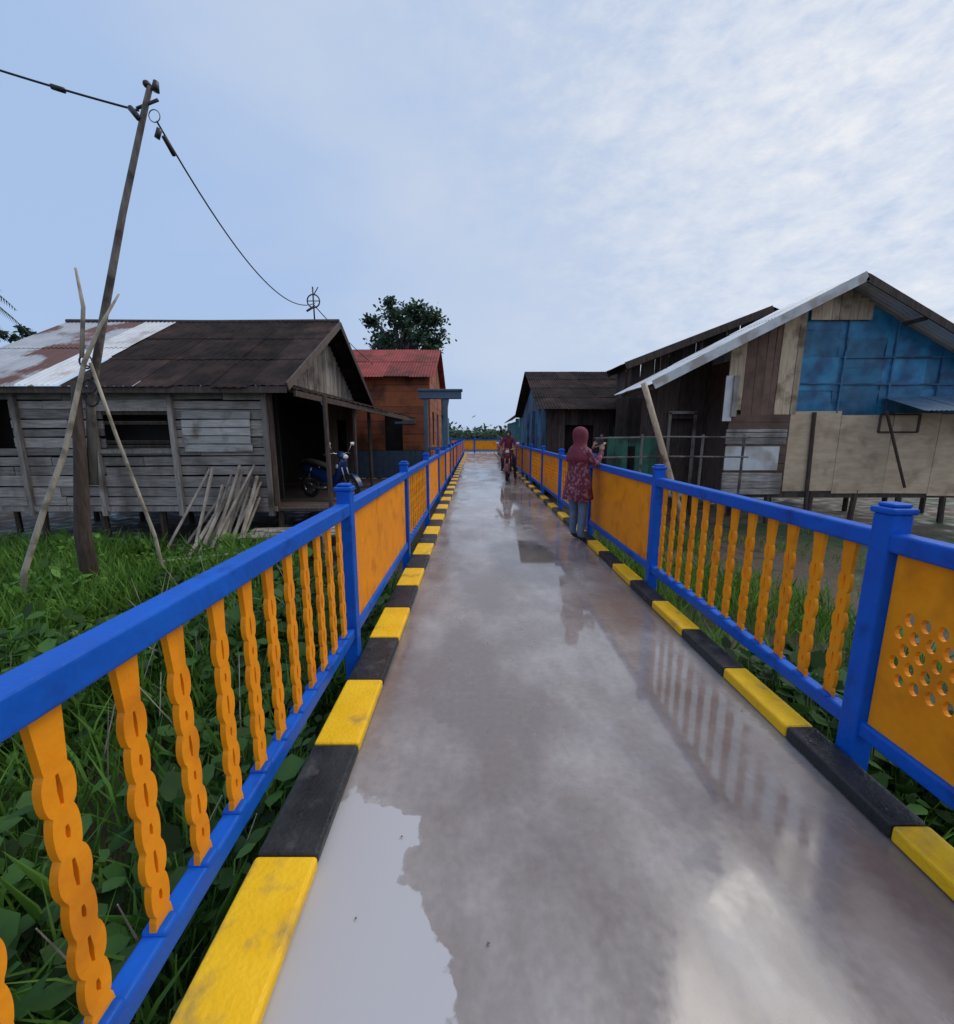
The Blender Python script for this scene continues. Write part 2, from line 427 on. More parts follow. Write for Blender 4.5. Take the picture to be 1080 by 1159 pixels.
def railing(x,posts,first_bal,zt,name='bridge_railing'):
    e=empty(name)
    po,ra,ba,pa=MB(),MB(),MB(),MB()
    for i,y in enumerate(posts):
        h1=zt+.075
        po.b2((x-.045,y-.045,-.14),(x+.045,y+.045,h1)); 
        po.b2((x-.055,y-.055,h1),(x+.055,y+.055,h1+.028)); po.b2((x-.04,y-.04,h1+.028),(x+.04,y+.04,h1+.046))
    y0_,y1_=posts[0]-SP,posts[-1]
    ra.b2((x-.040,y0_,zt-.082),(x+.040,y1_,zt))
    ra.b2((x-.032,y0_,.165),(x+.032,y1_,.24))
    for i,y in enumerate([posts[0]-SP]+posts[:-1]):
        bal=(i%2==first_bal)
        if bal:
            n=12
            for k in range(n):
                yy=y+SP*(k+.95)/(n+.9)
                jj=R(-.006,.006); tl=R(-.012,.012)
                ba.add([(x+v[2]+R(-.0002,.0002),yy+v[0]+jj+tl*v[1],ZB0-.01+v[1]) for v in BV],BF)
                if i<3: ra.b2((x-.034,yy-.03,.225),(x+.034,yy+.03,.252))
        else:
            P=PL if (i in(0,4,8) and x>0) else PS
            pa.add([(x+v[2],y+SP/2+v[0],ZB0-.01+v[1]) for v in P[0]],P[1])
    po.obj('posts','blue',e,.012); ra.obj('rails','blue',e,.022,seg=4)
    ba.obj('balusters','orange',e); pa.obj('panels','orange',e)
    return e
lp=[2.66+SP*i for i in range(14)]
rp=[1.74+SP*i for i in range(14)]
railing(XL,lp,0,1.075); railing(XR,rp,1,1.10)
e=empty('bridge_railing'); a,b,c=MB(),MB(),MB()
for i in range(-4,5): a.box((i*2.,END+2.1,.55),(.12,.12,1.3))
b.b2((-8,END+2.06,1.0),(8,END+2.14,1.1)); b.b2((-8,END+2.06,.15),(8,END+2.14,.24))
for i in range(-4,4): c.b2((i*2+.07,END+2.09,.235),(i*2+1.93,END+2.11,1.0))
a.obj('posts','blue',e,.01); b.obj('rails','blue',e,.01); c.obj('panels','orange',e)

# ------------------------------------------------------------ left stilt house
h=empty('timber_stilt_house')
w=MB(); hboards(w,(-9.7,8.0,0),(1,0,0),5.9,.15,2.32,.19,openings=[(2.85,4.05,1.22,1.92),(.55,1.15,1.35,2.1)],gap=.012,sag=.010)
w.obj('front_wall_boards','greyboard',h)
t=MB()
for x in(-9.7,-8.4,-7.0,-5.55,-3.84): t.box((x,7.94,1.15),(.09,.07,2.35),(0,R(-.01,.01),0))
t.b2((-9.7,7.93,.06),(-3.75,8.03,.15)); 
t.b2((-6.95,7.93,1.92),(-5.5,7.97,1.98)); t.b2((-6.95,7.93,1.15),(-5.5,7.97,1.22))
t.obj('frames_and_battens','greyboardv',h)
t=MB()
for i in range(5): t.box((-4.75+R(-.02,.02),7.945,1.25+i*.15),(1.25,.02,.13),(0,R(-.015,.015),0))
t.obj('pale_shutter_planks',tmat('bleached_planks',(.34,.32,.30),(.50,.47,.45),3,.8,.3,island=.35,stretch=(1,1,9),c3=(.15,.12,.1),s3=2),h)
lv=MB()
for i in (0,1,5,7): lv.box((-6.25,7.99,1.27+i*.088),(1.18,.02,.06),(.6,0,R(-.01,.01)))
lv.obj('window_louvres','darkboard',h)
dk=MB(); dk.b2((-9.6,8.6,.2),(-3.9,8.64,2.3)); dk.b2((-5.3,8.7,.2),(-5.24,13.6,2.4)); dk.b2((-9.6,13.7,.1),(-3.8,13.76,2.4)); dk.b2((-9.7,8.1,.1),(-9.64,13.7,2.4)); dk.obj('inner_shade_walls','dark',h)  # dark panels behind the openings, indoor shade put into their colour
fl=MB(); 
for i in range(28): fl.box((-6.2,8.1+i*.2,.08),(7.2,.19,.05))
fl.obj('floor_boards','darkboard',h)
gb=MB(); vboards(gb,(-3.8,8.0,0),(0,1,0),6.0,2.36,lambda q:2.36+ (q*.60 if q<3 else (6-q)*.60),.17)
gb.obj('gable_boards','greyboardv',h)
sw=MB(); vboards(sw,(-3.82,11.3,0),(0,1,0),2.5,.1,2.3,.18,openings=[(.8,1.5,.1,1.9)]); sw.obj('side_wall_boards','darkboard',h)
stl=MB()
for x in np.arange(-9.5,-2.2,1.15):
    for y in(8.1,10.5,13): stl.tube([(x+R(-.1,.1),y,GZ-.3),(x,y,.06)],.06,7)
for y in(8.05,9.8,11.4): stl.tube([(-2.75,y,GZ-.3),(-2.75+R(-.04,.04),y,2.2)],.045,7)
stl.tube([(-3.78,8.02,.05),(-3.78,8.02,2.35)],.06,6)
stl.obj('stilts_and_porch_posts','rotwood',h)
rf=MB(); rf.sheet((-7.25,7.7,2.38),(-3.3,7.7,2.38),(-3.3,11,4.2),(-7.25,11,4.2),amp=.010,wave=.16,sw=.7,rows=3)
rf.sheet((-3.3,14.3,2.38),(-9.9,14.3,2.38),(-9.9,11,4.2),(-3.3,11,4.2),wave=.2); rf.obj('roof_dark_sheets','darkroof',h)
rf=MB(); rf.sheet((-8.0,7.68,2.39),(-7.25,7.68,2.39),(-7.25,11,4.21),(-8.0,11,4.21)); rf.obj('roof_pale_sheets','paleroof',h)
rf=MB(); rf.sheet((-9.95,7.7,2.38),(-8.0,7.7,2.38),(-8.0,11,4.2),(-9.95,11,4.2)); rf.obj('roof_zinc_sheets','greyroof',h)
rr=MB(); rr.tube([(-9.95,11,4.22),(-6.5,11,4.20),(-3.3,11,4.22)],.05,8); rr.beam((-3.28,7.7,2.33),(-3.28,11,4.14),.03,.14); rr.beam((-3.28,14.3,2.33),(-3.28,11,4.14),.03,.14); rr.b2((-9.9,7.68,2.22),(-3.3,7.71,2.33)); rr.obj('ridge_and_fascia','darkboard',h)
pr=MB(); pr.sheet((-1.95,11.8,2.02),(-3.2,7.8,2.30),(-3.75,8.0,2.5),(-3.75,12.6,2.5),amp=.01,wave=.2,rows=1); pr.sheet((-1.95,14.2,2.02),(-1.95,11.8,2.02),(-3.75,12.6,2.5),(-3.75,14.2,2.5),rows=1); pr.obj('porch_roof','darkroof',h)
pb=MB(); pb.beam((-3.2,7.8,2.22),(-1.95,11.8,1.95),.05,.1); pb.beam((-1.95,11.8,1.95),(-1.95,14.2,1.95),.05,.1)
for i in range(18): pb.box((-2.6,9.0+i*.24,.06),(1.7,.22,.04),(0,0,R(-.02,.02)))
pb.obj('porch_beams_and_floor','rotwood',h)
h2=empty('timber_shed'); w=MB(); hboards(w,(-16,9.2,0),(1,0,0),6.1,.3,2.4,.2); w.obj('front_boards','darkboard',h2)
w=MB(); w.sheet((-16,8.8,2.5),(-10.05,8.8,2.5),(-10.05,11.5,3.5),(-16,11.5,3.5)); w.obj('roof_sheets','greyroof',h2)
w=MB(); 
for x in np.arange(-15.8,-10,1.4): w.tube([(x,9.3,GZ-.3),(x,9.3,.35)],.06,6)
w.obj('stilts','rotwood',h2)
an=empty('roof_antenna'); a=MB(); a.tube([(-3.9,11,4.15),(-3.9,11,5.0)],.018,6); a.torus((-3.9,11,4.68),.15,.016); a.tube([(-4.05,11,4.68),(-3.75,11,4.68)],.012,5); a.tube([(-3.9,11,4.8),(-3.75,10.95,4.98)],.012,5); a.tube([(-3.9,11,4.55),(-4.08,11,4.45)],.025,6); a.obj('mast_and_ring','metal',an,smooth=True)
lb=empty('leaning_timber_pile'); a=MB()
for i in range(22):
    x=-4.95+i*.042+R(-.05,.05); a.tube([(x+R(-.3,.2),6.9+R(-.2,.2),GZ+.02),(x+.1+R(-.12,.12),7.85,R(.3,.98))],[R(.022,.045),R(.018,.035)],6)
a.obj('sticks',tmat('grey_sticks',(.22,.18,.15),(.44,.38,.32),4,.8,.3,island=.6),lb)
pk=empty('plank_walkway'); a=MB()
for i in range(3): a.beam((-4.0,7.0+i*.24,-.22+R(-.02,.02)),(-1.5,7.15+i*.24,-.16),.22,.03)
for x in(-3.9,-2.8,-1.8): a.tube([(x,7.2,GZ-.2),(x,7.2,-.22)],.04,6)
a.obj('planks','greyboardv',pk)
a=MB(); a.tube([(-4.6,5.9,GZ+.3),(-3.0,6.25,GZ+.4)],.022,6); a.tube([(-3.4,6.2,GZ),(-3.1,6.3,.05)],.025,6); a.tube([(-2.4,6.6,GZ),(-2.45,6.7,-.0)],.025,6); a.tube([(-3.3,6.5,.0),(-2.0,6.7,-.05)],.02,6);a.obj('loose_sticks','bamboo',pk)

# ------------------------------------------------------------ orange house
h=empty('orange_house')
a=MB(); hboards(a,(-5.2,15,0),(1,0,0),3.65,.95,3.45,.25,openings=[(2.1,2.7,1.0,2.0)]); hboards(a,(-1.55,15,0),(0,1,0),5,.1,3.45,.25,openings=[(.8,1.4,1.2,2.2),(2.6,3.4,.1,2.2)]); a.obj('wall_boards','orangewall',h)
a=MB(); vboards(a,(-5.2,14.97,0),(1,0,0),3.65,0,.94,.2); a.box((-2.4,14.95,1.9),(.7,.04,.08)); a.box((-3.6,14.95,1.2),(.08,.05,1.8)); a.obj('lower_boards','bluegrey',h)
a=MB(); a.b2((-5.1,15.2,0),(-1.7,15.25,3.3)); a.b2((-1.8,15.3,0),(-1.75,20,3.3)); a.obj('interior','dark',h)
a=MB(); a.sheet((-5.6,14.6,3.42),(-1.3,14.6,3.42),(-1.3,17.4,4.75),(-5.6,17.4,4.75)); a.sheet((-1.3,20.2,3.42),(-5.6,20.2,3.42),(-5.6,17.4,4.75),(-1.3,17.4,4.75)); a.obj('roof_sheets','redroof',h)
a=MB(); vboards(a,(-1.55,15,0),(0,1,0),5,3.45,lambda q:3.45+(q if q<2.5 else 5-q)*.45,.25); a.obj('gable','orangewall',h)
a=MB(); 
for x in(-5,-3.4,-1.65): 
    for y in(15.1,19.8): a.tube([(x,y,GZ-.3),(x,y,.1)],.08,6)
a.b2((-5.2,15.0,-.02),(-1.55,20,.06)); a.obj('stilts_and_floor','rotwood',h)
gt=empty('gateway_frame'); a=MB(); a.b2((-1.0,13.9,-.3),(-.86,14.1,2.62)); a.b2((-1.62,13.9,-.3),(-1.5,14.1,2.62)); a.b2((-1.75,13.85,2.621),(-.42,14.15,2.85)); a.b2((-1.8,13.8,2.851),(-.38,14.2,2.91)); a.b2((-1.5,13.95,1.0),(-1.0,14.05,1.1)); a.obj('posts_and_lintel','bluegrey',gt,.01)

# ------------------------------------------------------------ right houses
h=empty('patchwork_stilt_house')
Yf=10.0; cx=8.1
def gz(x): return 4.70-.51*abs(x-cx)
tp=MB(); x=7.35; 
while x<12.0:
    wv=R(.75,1.1); z=1.95; xe=min(x+wv,12.1)
    topa,topb=gz(x)-.06,gz(xe)-.06
    while z<min(topa,topb)-.3:
        hh=R(.45,.75); last=z+hh>min(topa,topb)-.35
        wavy(tp,x-.02,xe+.02,z-.02,topa if last else z+hh,topb if last else z+hh,Yf+R(-.02,0))
        z+=hh
        if last: break
    x+=wv
tp.obj('tarpaulin_wall','tarp',h,smooth=True)
a=MB()
for x0,x1,z0 in((7.4,12,2.62),(7.5,11.5,3.2)): a.box(((x0+x1)/2,Yf-.05,z0),(x1-x0-(.0 if z0<3 else 1.5),.02,.03),(0,R(-.006,.006),0))
for xq in(8.3,9.4,10.5): a.box((xq,Yf-.052,(1.97+gz(xq)-.1)/2),(.035,.02,gz(xq)-2.1),(0,R(-.01,.01),0))
a.obj('tarpaulin_battens','bluewall',h)
a=MB(); a.b2((6.0,Yf+.05,.15),(12.1,Yf+.09,3.0)); a.b2((7.2,Yf+.05,3.0),(9.0,Yf+.09,3.9)); a.b2((5.0,Yf+1.5,.1),(6.3,Yf+1.55,3.2)); a.b2((6.0,Yf+.1,.1),(6.05,Yf+1.5,3.2)); a.obj('backing_walls','darkboard',h)
a=MB(); x=7.25
while x<11.2:
    wv=R(.95,1.25); a.box((x+wv/2,Yf-.045,1.08+R(-.08,.04)),(wv-.012,.02,1.85+R(-.05,.05)),(0,R(-.012,.012),0)); x+=wv
a.obj('plywood_panels','plywood',h)
a=MB(); vboards(a,(5.75,Yf-.02,0),(1,0,0),.35,2.05,lambda q:gz(5.75+q)-.12,.17); vboards(a,(6.85,Yf-.04,0),(1,0,0),.5,1.95,lambda q:gz(6.85+q)-.1,.16); vboards(a,(7.4,Yf-.07,0),(1,0,0),1.35,3.98,lambda q:gz(7.4+q)-.06,.2); a.obj('pale_boards','paleboard',h)
a=MB(); vboards(a,(6.1,Yf-.02,0),(1,0,0),.75,1.9,lambda q:gz(6.1+q)-.12,.2); hboards(a,(5.85,Yf-.03,0),(1,0,0),1.4,.1,1.95,.18); a.obj('brown_boards','browns',h)
a=MB(); a.box((6.45,Yf-.06,.95),(1.25,.02,.55)); a.box((5.78,Yf-.06,2.3),(.2,.02,1.0)); a.obj('pale_metal_sheet','white',h)
a=MB(); hboards(a,(5.8,Yf-.065,0),(1,0,0),1.4,.1,.62,.14);hboards(a,(5.8,Yf-.065,0),(1,0,0),1.4,1.28,1.62,.14); a.obj('grey_boards','greyboard',h)
a=MB(); 
a.sheet((cx-4.25,Yf+1.7,4.78-.51*4.25),(cx-4.25,Yf-.55,4.78-.51*4.25),(cx,Yf-.55,4.78),(cx,Yf+1.7,4.78),rows=3)
a.sheet((cx+4.25,Yf-.55,4.78-.51*4.25),(cx+4.25,Yf+1.7,4.78-.51*4.25),(cx,Yf+1.7,4.78),(cx,Yf-.55,4.78),rows=3)
a.obj('roof_sheets','paleroof',h)
a=MB(); a.beam((cx-4.25,Yf-.56,2.55),(cx,Yf-.56,4.72),.03,.19); a.obj('bargeboard_left','white',h)
a=MB(); a.beam((cx+4.25,Yf-.56,2.52),(cx,Yf-.56,4.69),.03,.15)
for q in(0,.33,.66): 
    a.beam((cx-4.2+4.2*q,Yf-.5,2.5+2.14*q),(cx-4.2+4.2*q,Yf+1.5,2.5+2.14*q),.05,.08); a.beam((cx+4.2-4.2*q,Yf-.5,2.5+2.14*q),(cx+4.2-4.2*q,Yf+1.5,2.5+2.14*q),.05,.08)
a.obj('bargeboard_and_purlins','darkboard',h)
a=MB()
for x in np.arange(5.9,12.3,1.05):
    a.tube([(x+R(-.1,.1),Yf,GZ-.3),(x,Yf,.2)],.06,7); a.tube([(x,Yf+1.4,GZ-.3),(x,Yf+1.4,.2)],.06,7)
a.b2((5.8,Yf-.02,.02),(12.1,Yf+.1,.14)); a.tube([(7.85,Yf-.1,GZ),(7.75,Yf-.1,2.0)],.04,6); a.tube([(9.0,Yf-.5,2.0),(9.9,Yf-.3,.3)],.03,6); a.obj('stilts_and_sill','rotwood',h)
a=MB(); a.box((9.75,Yf-.07,1.55),(.9,.03,.04)); a.box((9.75,Yf-.07,1.95),(.9,.03,.04)); a.box((9.3,Yf-.07,1.75),(.04,.03,.4)); a.box((10.2,Yf-.07,1.75),(.04,.03,.4)); a.obj('window_frame','darkboard',h)
a=MB(); a.sheet((9.1,Yf-1.2,1.98),(12.4,Yf-1.3,2.0),(12.4,Yf-.08,2.4),(9.3,Yf-.08,2.32),rows=1,amp=.008); a.obj('awning_sheets','bgsheet',h)
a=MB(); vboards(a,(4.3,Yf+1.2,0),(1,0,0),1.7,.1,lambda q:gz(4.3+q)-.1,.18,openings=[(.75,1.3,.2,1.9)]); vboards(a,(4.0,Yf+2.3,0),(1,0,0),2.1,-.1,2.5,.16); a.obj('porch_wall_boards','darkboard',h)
a=MB(); vboards(a,(3.45,Yf+1.15,0),(1,0,0),1.3,-.1,1.45,.17,openings=[(.55,.7,.2,1.2)]); a.obj('green_partition','green',h)
a=MB(); a.box((5.0,Yf+1.1,1.1),(.07,.05,1.9)); a.box((5.65,Yf+1.1,1.1),(.07,.05,1.9)); a.box((5.33,Yf+1.1,2.05),(.72,.05,.07)); a.box((5.9,Yf-.1,2.35),(.12,.03,.9)); a.obj('door_frame','greyboardv',h)
lp_=empty('leaning_prop_post'); a=MB(); a.tube([(3.50,9.1,2.55),(3.9,9.05,1.4),(4.45,9.0,-.2),(4.55,9,GZ-.1)],[.06,.065,.07,.07],8); a.obj('post','paleboard',lp_,smooth=True)
fe=empty('pole_fence'); a=MB()
for z,o in((1.42,0),(1.0,.03)): a.tube([(2.6,9.3+o,z),(4.2,9.25,z+.03),(5.9,9.2,z+.02)],.02,6)
for x in(2.7,3.6,4.9,5.8): a.tube([(x,9.25,GZ-.2),(x+R(-.04,.04),9.25,1.5)],.027,6)
a.obj('poles','bark',fe)
h=empty('brown_stilt_house')
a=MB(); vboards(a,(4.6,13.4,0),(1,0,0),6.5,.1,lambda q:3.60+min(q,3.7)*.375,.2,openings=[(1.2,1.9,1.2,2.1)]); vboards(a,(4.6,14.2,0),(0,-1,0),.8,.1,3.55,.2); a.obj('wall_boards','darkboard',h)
a=MB(); a.sheet((4.3,14.3,3.50),(4.3,12.6,3.50),(8.3,12.6,5.0),(8.3,14.3,5.0),amp=.006); a.sheet((12.3,12.6,3.5),(12.3,14.3,3.5),(8.3,14.3,5.0),(8.3,12.6,5.0),amp=.006); a.obj('roof_sheets','darkroof',h)
a=MB(); a.beam((4.3,12.58,3.42),(8.3,12.58,4.93),.04,.2); a.beam((4.3,14.28,3.42),(8.3,14.28,4.93),.04,.2); a.tube([(4.5,12.8,-.9),(4.5,12.8,3.4)],.05,6); a.tube([(6.5,12.8,-.9),(6.5,12.8,4.2)],.05,6); a.b2((4.3,12.7,-.05),(11,14.5,.05)); a.obj('bargeboard_and_posts','rotwood',h)
h=empty('long_roof_house')
a=MB(); a.sheet((1.95,13.6,2.35),(7.2,13.6,2.35),(6.2,17.6,3.95),(2.0,17.6,3.95),rows=4); a.sheet((7.2,21.6,2.35),(2.0,21.6,2.35),(2.0,17.6,3.95),(6.2,17.6,3.95)); a.obj('roof_sheets','darkroof',h)
a=MB(); vboards(a,(2.35,21.4,0),(0,-1,0),7.2,0,lambda q:2.2+.35*(q if q<3.6 else 7.2-q),.22,openings=[(5.2,6.1,.0,1.9),(1.5,2.4,.9,1.8)]); a.obj('side_wall','bluewall',h)
a=MB(); vboards(a,(2.35,14.2,0),(1,0,0),2.2,0,2.3,.2,openings=[(.7,1.4,.9,1.8)]); a.obj('front_wall_dark','darkboard',h)
a=MB(); vboards(a,(4.55,14.2,0),(1,0,0),2.2,0,1.75,.2); a.obj('front_wall_green','green',h)
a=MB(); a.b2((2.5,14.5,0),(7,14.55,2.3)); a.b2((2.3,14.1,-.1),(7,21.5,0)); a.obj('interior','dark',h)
a=MB(); 
for y in(13.8,15.2,16.6): a.b2((2.02,y,-.6),(2.12,y+.1,2.3))
a.obj('blue_posts','bluewall',h)
a=MB(); a.sheet((6.6,19,3.2),(10.5,19,3.2),(10.5,22,4.6),(6.6,22,4.6)); a.obj('rear_roof','gzinc',h)
h=empty('gable_hut'); a=MB(); a.sheet((2.1,24,2.3),(2.1,30,2.3),(3.6,30,3.4),(3.6,24,3.4));a.sheet((5.1,24,2.3),(5.1,30,2.3),(3.6,30,3.4),(3.6,24,3.4)); a.obj('roof','darkroof',h)
a=MB(); vboards(a,(2.3,24.3,0),(1,0,0),2.6,0,lambda q:2.3+.7*(q if q<1.3 else 2.6-q),.2);vboards(a,(2.3,30,0),(0,-1,0),5.7,0,2.2,.2); a.obj('walls','teal',h)
h=empty('gable_hut'); a=MB(); a.sheet((-6,25,2.6),(-1.6,25,2.6),(-1.6,28,3.8),(-6,28,3.8)); a.obj('roof','darkroof',h)
a=MB(); vboards(a,(-5.7,25.3,0),(1,0,0),3.9,0,2.6,.2);vboards(a,(-1.8,25.3,0),(0,1,0),5,0,2.6,.2); a.obj('walls','teal',h)

# ------------------------------------------------------------ utility pole + wires
up=empty('utility_pole')
a=MB(); a.tube([(-4.72,5.0,GZ-.3),(-4.74,5.0,.3),(-4.64,5.02,1.2),(-4.58,5.05,2.1)],[.10,.085,.065,.042],9); a.obj('base_trunk','rotwood',up,smooth=True)
a=MB(); a.tube([(-4.62,5.12,.9),(-4.5,5.12,1.9),(-4.27,5.15,2.7),(-3.88,5.18,3.9),(-3.5,5.2,4.95),(-3.43,5.2,5.12)],[.05,.045,.040,.033,.028,.026],9); a.obj('shaft','bark',up,smooth=True)
a=MB(); 
a.tube([(-5.05,4.4,GZ-.1),(-4.98,4.5,0),(-4.78,4.65,.7),(-4.6,4.8,1.3),(-4.4,5.0,2.3),(-4.2,5.05,2.7),(-3.98,5.1,3.05)],[.033,.030,.030,.027,.024,.018,.010],8)
a.tube([(-4.42,5.0,2.35),(-4.36,5.05,2.9),(-4.38,5.05,3.3)],[.022,.02,.012],7)
a.tube([(-4.35,5.02,2.3),(-4.33,5.2,1.5),(-4.18,5.4,.2),(-4.1,5.4,GZ)],[.018,.02,.022,.024],7)
a.obj('prop_bamboos','bamboo',up,smooth=True)
a=MB()
for z in(1.9,2.05,2.2,2.32): a.torus((-4.45,5.08,z),.075,.01,axis='y',n=14,m=6)
a.tube([(-3.60,5.2,4.92),(-3.36,5.2,5.0)],.015,6); a.tube([(-3.56,5.16,4.8),(-3.64,5.16,4.9)],.03,8); a.tube([(-3.38,5.2,5.08),(-3.36,5.2,5.17)],[.04,.025],8); a.ell((-3.46,5.2,5.14),(.04,.04,.035)); a.torus((-3.42,5.2,4.85),.06,.005,n=16,m=5); a.tube([(-3.42,5.2,4.64),(-3.38,5.2,4.73)],.026,8)
a.obj('insulators_and_ties','metal',up,smooth=True)
wi=empty('overhead_wire')
def wire(mb,p0,p1,sag,r=.012,n=24):
    p0=Vector(p0);p1=Vector(p1)
    mb.tube([p0.lerp(p1,i/n)-Vector((0,0,sag*4*(i/n)*(1-i/n))) for i in range(n+1)],r,5)
a=MB(); wire(a,(-3.4,5.2,4.80),(-3.85,10.95,4.62),.62,.010); wire(a,(-3.58,5.2,4.90),(-8.5,4.8,6.35),.12,.011); wire(a,(-3.9,11,4.6),(-3.2,24,4.2),.5,.012)
a.tube([(-4.3,5.15,5.05),(-4.42,5.14,5.08)],.026,7); a.tube([(-3.41,5.3,4.72),(-3.41,5.45,4.62)],.024,7)
a.obj('cables','wire',wi,smooth=True)

# ------------------------------------------------------------ vegetation
def leaves(name,mat,P,L,W,tilt,parent=None,yaw=None,roll=.3):
    n=len(P); yaw=np.random.uniform(0,2*np.pi,n) if yaw is None else yaw
    shape=np.array([(0,0),(.28,-.42),(.65,-.5),(1,0),(.65,.5),(.28,.42)])
    z=np.array([0,.03,.02,-.08,.02,.03])
    ct,st=np.cos(tilt),np.sin(tilt); cy_,sy=np.cos(yaw),np.sin(yaw); ro=np.random.uniform(-roll,roll,n)
    V=np.zeros((n,6,3))
    for i,(a,b) in enumerate(shape):
        lx=a*L; ly=b*W; lz=z[i]*L
        lz2=lz+ly*np.sin(ro); ly2=ly*np.cos(ro)
        fx=lx*ct-lz2*st; fz=lx*st+lz2*ct
        V[:,i,0]=P[:,0]+fx*cy_-ly2*sy; V[:,i,1]=P[:,1]+fx*sy+ly2*cy_; V[:,i,2]=P[:,2]+fz
    me=bpy.data.meshes.new(name)
    me.vertices.add(n*6); me.vertices.foreach_set('co',V.reshape(-1))
    me.loops.add(n*6); me.loops.foreach_set('vertex_index',np.arange(n*6,dtype=np.int32))
    me.polygons.add(n); me.polygons.foreach_set('loop_start',np.arange(n,dtype=np.int32)*6); me.polygons.foreach_set('loop_total',np.full(n,6,dtype=np.int32))
    me.update(calc_edges=True); me.validate()
    me.materials.append(M[mat]); o=bpy.data.objects.new(name,me); col.objects.link(o)
    if parent: o.parent=parent
    return o
def field(x0,x1,y0,y1,n): return np.random.uniform(x0,x1,n),np.random.uniform(y0,y1,n)
hump=lambda X,Y: .10*np.sin(X*2.1+Y*1.3)+.08*np.sin(X*.9-Y*2.7)+.05*np.sin(X*5+Y*4.1)
def hyac(name,x0,x1,y0,y1,nros,hmax,L0,L1,mat='leaf',cut=None):
    X,Y=field(x0,x1,y0,y1,nros); hh=hump(X,Y)
    keep=np.random.rand(nros)<np.clip(.7+hh*4,.12,1)
    if cut is not None: keep&=cut(X,Y)
    X,Y,hh=X[keep],Y[keep],hh[keep]; P=[];YW=[];T=[];LL=[]; st=MB()
    for x,y,q in zip(X,Y,hh):
        k=random.randint(5,8); sc=R(.55,1.15)
        for i in range(k):
            an_=2*math.pi*i/k+R(-.4,.4); out=R(.04,.15)*sc; hgt=max(.06,(hmax+q)*R(.35,1.1)*sc*(1.15-out*2.5))
            px,py=x+math.cos(an_)*out,y+math.sin(an_)*out
            P.append((px,py,GZ+hgt)); YW.append(an_+R(-.5,.5)); T.append(R(-.1,1.2)); LL.append(R(L0,L1)*sc)
            if y<3.5: st.add([(x-.004,y,GZ),(x+.004,y,GZ),(px+.003,py,GZ+hgt),(px-.003,py,GZ+hgt)],[(0,1,2,3)])
    P=np.array(P); LL=np.array(LL)
    e=empty(name)
    leaves('leaf_blades',mat,P,LL,LL*np.random.uniform(.5,.9,len(LL)),np.array(T),e,np.array(YW))
    if st.v: st.obj('stalks','grass',e)
hyac('water_hyacinth_patch',-3.8,-.95,0.1,5.4,2500,.44,.06,.15)
hyac('water_hyacinth_patch',-9.5,-2.8,3.2,7.0,3200,.26,.07,.14,'grass')
hyac('water_hyacinth_patch',1.95,3.0,.5,3.2,650,.36,.07,.13)
def grassm(name,x0,x1,y0,y1,n,h0,h1,keepf=None):
    X,Y=field(x0,x1,y0,y1,n)
    if keepf is not None:
        kk=keepf(X,Y); X,Y=X[kk],Y[kk]
    k=len(X); P=np.stack([X,Y,np.full(k,GZ-.02)],1)
    return leaves(name,'grass',P,np.random.uniform(h0,h1,k),np.random.uniform(.008,.018,k),np.random.uniform(.9,1.55,k),roll=.8)
grassm('swamp_grass',-10,-1.8,2.6,7.0,30000,.28,.68,lambda X,Y:(np.sin(X*1.7+Y)+np.sin(Y*2.3-X*.6)>-.9)&(X<-1.3-(.22*Y)))
grassm('swamp_grass',-3.2,-1.0,.3,5.5,3200,.3,.66)
grassm('swamp_grass',1.95,4.2,.8,8,7000,.2,.5,lambda X,Y:(np.sin(X*2+Y*1.5)>-.1)|(X<2.3))
grassm('swamp_grass',2.2,9,3,9,5000,.1,.3,lambda X,Y:np.sin(X*2.2+Y*1.9)>.55)
# pale dry reeds standing and fallen in the plants
rd_=MB()
for i in range(70):
    x,y=R(-3.6,-1.0),R(.6,5.2); a_=R(0,6.28); l=R(.35,.75); tl=R(.1,.9)
    p=Vector((x,y,GZ)); q=p+Vector((math.cos(a_)*l*math.sin(tl),math.sin(a_)*l*math.sin(tl),l*math.cos(tl)+.15))
    rd_.tube([p,p.lerp(q,.5)+Vector((0,0,.05)),q],[.005,.004,.002],4)
rd_.obj('dry_reeds','bamboo')

def tree(name,base,cc,rad,nclump,nleaf,ls,mat='tree'):
    e=empty(name); t=MB(); b=Vector(base); c=Vector(cc)
    top=Vector((c.x,c.y,c.z-rad[2]*.3))
    t.tube([b,b.lerp(top,.5)+Vector((R(-.2,.2),0,0)),top],[.28,.2,.12],9)
    P=[]
    for i in range(nclump):
        while True:
            q=Vector((R(-1,1),R(-1,1),R(-1,1)))
            if .25<q.length<1: break
        cp=Vector((c.x+q.x*rad[0],c.y+q.y*rad[1],c.z+q.z*rad[2]))
        t.tube([b.lerp(top,R(.6,1)),cp.lerp(top,.4)+Vector((0,0,.1)),cp],[.07,.045,.015],5)
        r=R(.28,.6)*rad[0]*.42
        P.append(np.random.normal(0,1,(nleaf,3))*np.array([r,r,r*.6])*.6+np.array(cp))
    P=np.concatenate(P); n=len(P)
    t.obj('trunk_and_limbs','bark',e,smooth=True)
    leaves('crown_leaves',mat,P,np.random.uniform(ls*.6,ls*1.3,n),np.random.uniform(ls*.35,ls*.7,n),np.random.uniform(-1,1,n),e,roll=1)
tree('broadleaf_tree',(-4.4,26,GZ),(-4.35,26,7.2),(2.5,2.0,1.75),34,140,.27)
tree('broadleaf_tree',(-31,31,GZ),(-31.5,31,7.4),(1.0,1.0,1.6),12,110,.3)
P=[]
